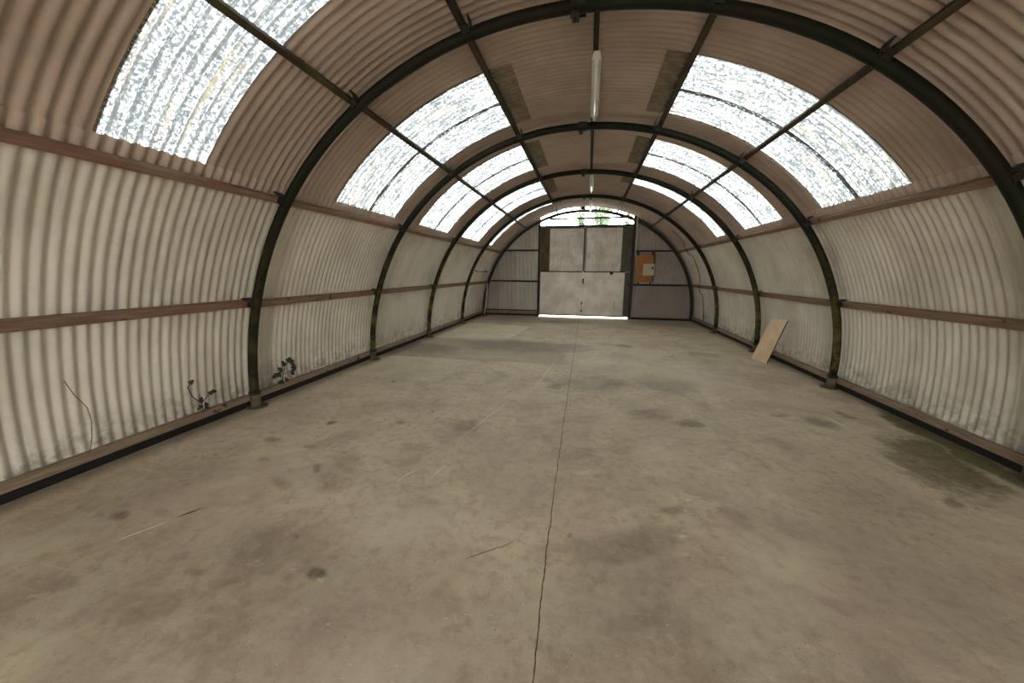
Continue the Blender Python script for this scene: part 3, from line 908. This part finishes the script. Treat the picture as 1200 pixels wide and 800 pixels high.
# ------------------------------------------------------------------ THINGS: strip lights (switched off)
def strip_light(y0, y1, label):
    t = thing('strip_light', label, 'ceiling light', 'unlit strip lights under the ridge', loc=(0.105, y0, 3.33))
    L = y1 - y0
    b = MB(); b.hexa([(-0.042, 0, 0.03), (0.042, 0, 0.03), (0.042, L, 0.03), (-0.042, L, 0.03), (-0.028, 0, 0.105), (0.028, 0, 0.105), (0.028, L, 0.105), (-0.028, L, 0.105)])
    b.build('light_body', M['white_trim'], t, bevel=0.004)
    b = MB(); b.tube([(0, 0.03, 0.006), (0, L - 0.03, 0.006)], 0.014, 12)
    b.build('fluorescent_tube', M['tube'], t, smooth=True)
    for yy in (0.0, L - 0.03):
        b = MB(); b.box(-0.018, 0.018, yy, yy + 0.03, -0.014, 0.031)
        b.build('lamp_holder', M['white_trim'], t, bevel=0.003)
    b = MB(); b.box(-0.043, 0.043, L * 0.62, L * 0.62 + 0.012, 0.026, 0.034); b.build('cover_joint', M['tube'], t)
    for yy in (0.12, L - 0.12):
        b = MB(); b.tube([(0, yy, 0.10), (0, yy, 0.178)], 0.008, 8); b.build('hanger', M['bolt'], t)
    return t


strip_light(3.65, 4.86, 'nearest unlit white strip light, the longest in the photo')
strip_light(7.77, 8.95, 'small unlit strip light in the middle distance under the ridge')
strip_light(10.35, 11.55, 'farthest unlit strip light, seen end on above the fanlight')
# its dark box beside the last light
tj = thing('junction_box', 'small dark box beside the farthest strip light', 'junction box', loc=(-0.10, 11.3, 3.34))
MB().box(-0.06, 0.06, -0.06, 0.06, 0, 0.09).build('box_body', M['bolt'], tj, bevel=0.006)
mb = MB(); mb.tube([(0.0, 0, 0.08), (0.0, 0, 0.16), (0.10, 0, 0.175)], 0.008, 6); mb.build('cable', M['bolt'], tj)
tj2 = thing('junction_box', 'small dark fitting right of the farthest strip light', 'junction box', loc=(0.36, 12.0, 3.37))
MB().box(-0.05, 0.05, -0.04, 0.04, 0, 0.06).build('box_body', M['bolt'], tj2, bevel=0.006)
mb = MB(); mb.tube([(0, 0, 0.05), (0, 0, 0.12)], 0.008, 6); mb.build('hanger', M['bolt'], tj2)

# ------------------------------------------------------------------ THINGS: leaning board
bt = thing('plywood_board', 'pale plywood board leaning against the lower right wall', 'board')
A = Vector((3.08, 7.04, 0.0)); Bq = Vector((3.17, 6.67, 0.0)); Tq = Vector((3.325, 6.54, 0.765)); Sq = Vector((3.285, 6.97, 0.745))
nrm = (Bq - A).cross(Sq - A).normalized()
if nrm.x < 0: nrm = -nrm
th_ = nrm * 0.020
P = [A, Bq, Bq + th_, A + th_, Sq, Tq, Tq + th_, Sq + th_]
dz = min(p.z for p in P)
P = [p - Vector((0, 0, dz)) for p in P]
bt.location = P[0]
loc = [p - P[0] for p in P]
MB().hexa(loc).build('board_face', M['plywood'], bt, bevel=0.001)
e0, e1 = loc[1], loc[5]
ed = (e1 - e0); q = th_ * 0.98; off_ = (loc[1] - loc[0]).normalized() * 0.0015
m_ = MB(); m_.hexa([e0 + ed * 0.01 + th_ * 0.02, e0 + ed * 0.01 + th_ * 0.02 + off_, e0 + ed * 0.01 + q + off_, e0 + ed * 0.01 + q,
                    e0 + ed * 0.99 + th_ * 0.02, e0 + ed * 0.99 + th_ * 0.02 + off_, e0 + ed * 0.99 + q + off_, e0 + ed * 0.99 + q])
m_.build('board_edge', M['ply_edge'], bt)['label'] = 'dark sawn edge'

# ------------------------------------------------------------------ THINGS: electrical board
eb = thing('electrical_board', 'orange-brown electrical board on the end wall right of the doors', 'electrical board', loc=(1.64, 12.30, 1.19))
MB().box(0, 0.53, 0, 0.022, 0.03, 0.88).build('backboard', M['orange_board'], eb, bevel=0.003)
MB().box(0.51, 0.545, -0.01, 0.03, 0.03, 0.88).build('side_batten', M['dark_steel'], eb)
bx = MB().box(0.20, 0.53, -0.09, 0.0, 0.25, 0.62).build('meter_box', M['cream_plastic'], eb, bevel=0.008)
MB().box(0.455, 0.50, -0.105, -0.0905, 0.44, 0.52).build('switch', M['bolt'], bx)
MB().box(0.215, 0.45, -0.094, -0.0895, 0.27, 0.60).build('box_lid', M['cream_plastic'], bx, bevel=0.003)
for x in (0.0, 0.46):
    MB().box(x - 0.02, x + 0.07, 0.0, 0.05, 0.88, 1.04 if x == 0 else 1.04).build('mounting_bracket', M['dark_steel'], eb)
MB().box(0.07, 0.44, 0.0, 0.04, 0.89, 0.985).build('top_cleat', M['timber_base'], eb)
for i in range(5):
    x = 0.06 + i * 0.095
    MB().box(x, x + 0.045, -0.01, 0.03, -0.02, 0.03).build('cable_clip', M['cream_plastic'] if i in (1, 2, 3) else M['bolt'], eb)

# ------------------------------------------------------------------ THINGS: pipes and cables
pp = thing('leaning_pipe', 'thin white pipe leaning in the far left corner', 'pipe', loc=(-3.40, 12.05, 0))
mb = MB(); mb.tube([(0, 0, 0.015), (0.10, 0.12, 1.13)], 0.020, 12); mb.build('pipe', M['conduit'], pp, smooth=True)
mb = MB(); mb.tube([(0, 0, 0.0), (0.004, 0.004, 0.05)], 0.026, 12); mb.build('end_cap', M['bolt'], pp, smooth=True)
sr = thing('wall_bar', 'thin dark bar high on the left wall near the far corner', 'bar')
mb = MB(); mb.tube([ap(25.7, 0.00, 10.45), ap(25.7, 0.00, 11.75)], 0.011, 8); mb.build('bar', M['dark_steel'], sr)
for yy in (10.55, 11.65):
    mb = MB(); mb.tube([ap(25.7, 0.0, yy), ap(25.7, OFF - 0.012, yy)], 0.010, 8); mb.build('bracket', M['dark_steel'], sr)
cb = thing('hanging_cable', 'thin dark cable following the right wall near the end', 'cable')
pts = []
for i in range(26):
    th = 179.0 - i * 1.9
    pts.append(ap(th, (0.030 if min(abs(th - 142.9), abs(th - 161.4)) < 3.2 else OFF - 0.028), 11.30 + 0.15 * math.sin(i * 0.22)))
mb = MB(); mb.tube(pts, 0.008, 6); mb.build('cable', M['bolt'], cb, smooth=True)

# ------------------------------------------------------------------ THINGS: weeds coming through the left wall
def leafq(mb, c, d, up, L, W):
    d = d.normalized(); s = d.cross(up).normalized()
    prof_ = [(0, 0.05), (0.12, 0.85), (0.3, 1.0), (0.42, 0.55), (0.6, 0.72), (0.8, 0.35), (1.0, 0.03)]
    b = len(mb.v)
    for t_, w_ in prof_:
        p = c + d * (L * t_) - up * (0.15 * L * t_ * t_)
        mb.v += [tuple(p - s * W * w_), tuple(p + up * 0.012 * w_), tuple(p + s * W * w_)]
    for i in range(6):
        for j in range(2):
            a = b + i * 3 + j
            mb.f.append((a, a + 1, a + 4, a + 3))


def weed(label, base, stems, leaves, L):
    t = thing('wall_weed', label, 'weed', 'weeds growing at the foot of the left wall', loc=base)
    for st in stems:
        mb = MB(); mb.tube([Vector(p) for p in st], 0.005, 6); mb.build('stem', M['stem'], t, smooth=True)
    for (c, d) in leaves:
        mb = MB()
        leafq(mb, Vector(c), Vector(d), Vector((0.9, -0.2, 0.35)).normalized(), L, L * 0.42)
        mb.build('leaf', M['leaf'], t, smooth=True)
    return t


weed('dark leafy weed at the foot of the left wall, nearer than the nearest rib', (-3.50, 2.60, 0.142),
     [[(0.0, 0, 0), (0.02, -0.02, 0.10), (0.03, -0.10, 0.20), (0.04, -0.13, 0.30), (0.06, -0.11, 0.345)], [(0.02, -0.02, 0.10), (0.03, 0.05, 0.17), (0.04, 0.10, 0.20)]],
     [((0.03, 0.05, 0.17), (0, 0.9, 0.5)), ((0.03, 0.08, 0.19), (0, 0.9, -0.2)), ((0.03, -0.04, 0.12), (0, 0.4, 0.7)), ((0.02, 0.0, 0.09), (0, 0.8, -0.5)),
      ((0.02, -0.02, 0.08), (0, -0.7, -0.5)), ((0.02, 0.0, 0.06), (0, 0.5, -0.4)), ((0.05, -0.12, 0.33), (0, 0.8, 0.5))], 0.058)
weed('dark leafy weed at the foot of the left wall just past the nearest rib', (-3.50, 3.55, 0.142),
     [[(0, 0, 0), (0.02, -0.02, 0.10), (0.03, 0.02, 0.22), (0.04, 0.10, 0.28)], [(0.02, -0.02, 0.08), (0.03, -0.12, 0.14)], [(0.02, 0, 0.12), (0.03, 0.14, 0.14)]],
     [((0.03, -0.05, 0.13), (0, -0.9, 0.2)), ((0.03, -0.10, 0.15), (0, -0.9, -0.4)), ((0.03, -0.03, 0.16), (0, -0.5, 0.7)), ((0.03, 0.02, 0.22), (0, -0.4, 0.8)),
      ((0.04, 0.05, 0.26), (0, 0.7, 0.6)), ((0.04, 0.09, 0.27), (0, 0.9, -0.3)), ((0.04, 0.10, 0.27), (0, 0.5, -0.9)), ((0.03, 0.12, 0.14), (0, 0.8, 0.3)),
      ((0.03, 0.10, 0.13), (0, 0.6, -0.6)), ((0.03, 0.14, 0.15), (0, 0.2, 0.9)), ((0.02, 0.0, 0.05), (0, 0.6, -0.2)), ((0.02, -0.01, 0.03), (0, -0.8, 0.1))], 0.085)
vn = thing('dry_runner', 'thin reddish dry runner climbing the left wall at the photo edge', 'runner', loc=(-3.53, 1.80, 0.142))
mb = MB(); mb.tube([(0.03, -0.03, 0.0), (0.035, 0.0, 0.12), (0.04, 0.015, 0.25), (0.055, 0.0, 0.36), (0.075, -0.06, 0.48), (0.09, -0.10, 0.60)], 0.0028, 6)
mb.build('runner_stem', M['vine'], vn, smooth=True)

# ------------------------------------------------------------------ THINGS: trees outside, seen through the fanlight
def tree(label, x, y, h, cw_, trunk_r, nleaf, seed, zlo=0.45):
    r_ = random.Random(seed)
    t = thing('tree', label, 'tree', 'trees seen through the fanlight', loc=(x, y, -0.10))
    mb = MB()
    mb.tube([(0, 0, 0), (0.05, 0, h * 0.4), (-0.05, 0.05, h * 0.75), (0, 0, h * 0.95)], [trunk_r, trunk_r * 0.8, trunk_r * 0.5, trunk_r * 0.15], 10)
    for i in range(9):
        a = r_.uniform(0, 2 * PI); z = h * r_.uniform(0.45, 0.85)
        e = Vector((math.cos(a) * cw_ * 0.7, math.sin(a) * cw_ * 0.7, z + h * 0.12))
        mb.tube([(0, 0, z), e * 0.5 + Vector((0, 0, z * 0.5)), e], [trunk_r * 0.35, trunk_r * 0.22, trunk_r * 0.08], 6)
    mb.build('trunk', M['bark'], t, smooth=True)
    V = []; Fc = []
    cl = [(Vector((r_.gauss(0, 0.38) * cw_, r_.gauss(0, 0.38) * cw_, h * r_.uniform(zlo, 1.0)))) for _ in range(26)]
    for i in range(nleaf):
        c = r_.choice(cl) + Vector((r_.gauss(0, 0.18), r_.gauss(0, 0.18), r_.gauss(0, 0.16))) * cw_
        d = Vector((r_.uniform(-1, 1), r_.uniform(-1, 1), r_.uniform(-1, 1))).normalized()
        s = d.orthogonal().normalized()
        L = r_.uniform(0.10, 0.2)
        b = len(V)
        V += [c, c + d * L * 0.5 + s * L * 0.3, c + d * L, c + d * L * 0.5 - s * L * 0.3]
        Fc.append((b, b + 1, b + 2, b + 3))
    f = obj('foliage', V, Fc, M['tree_leaf'], t)
    f['kind'] = 'stuff'


tree('leafy green tree outside, right of the middle of the fanlight', 1.0, 24.0, 8.2, 0.95, 0.10, 5200, 11)
tree('slim green tree outside, left of the middle of the fanlight', -0.55, 26.0, 7.6, 0.26, 0.10, 900, 12)
tree('slim green tree outside, at the right end of the fanlight', 2.55, 25.0, 7.4, 0.30, 0.10, 900, 13)
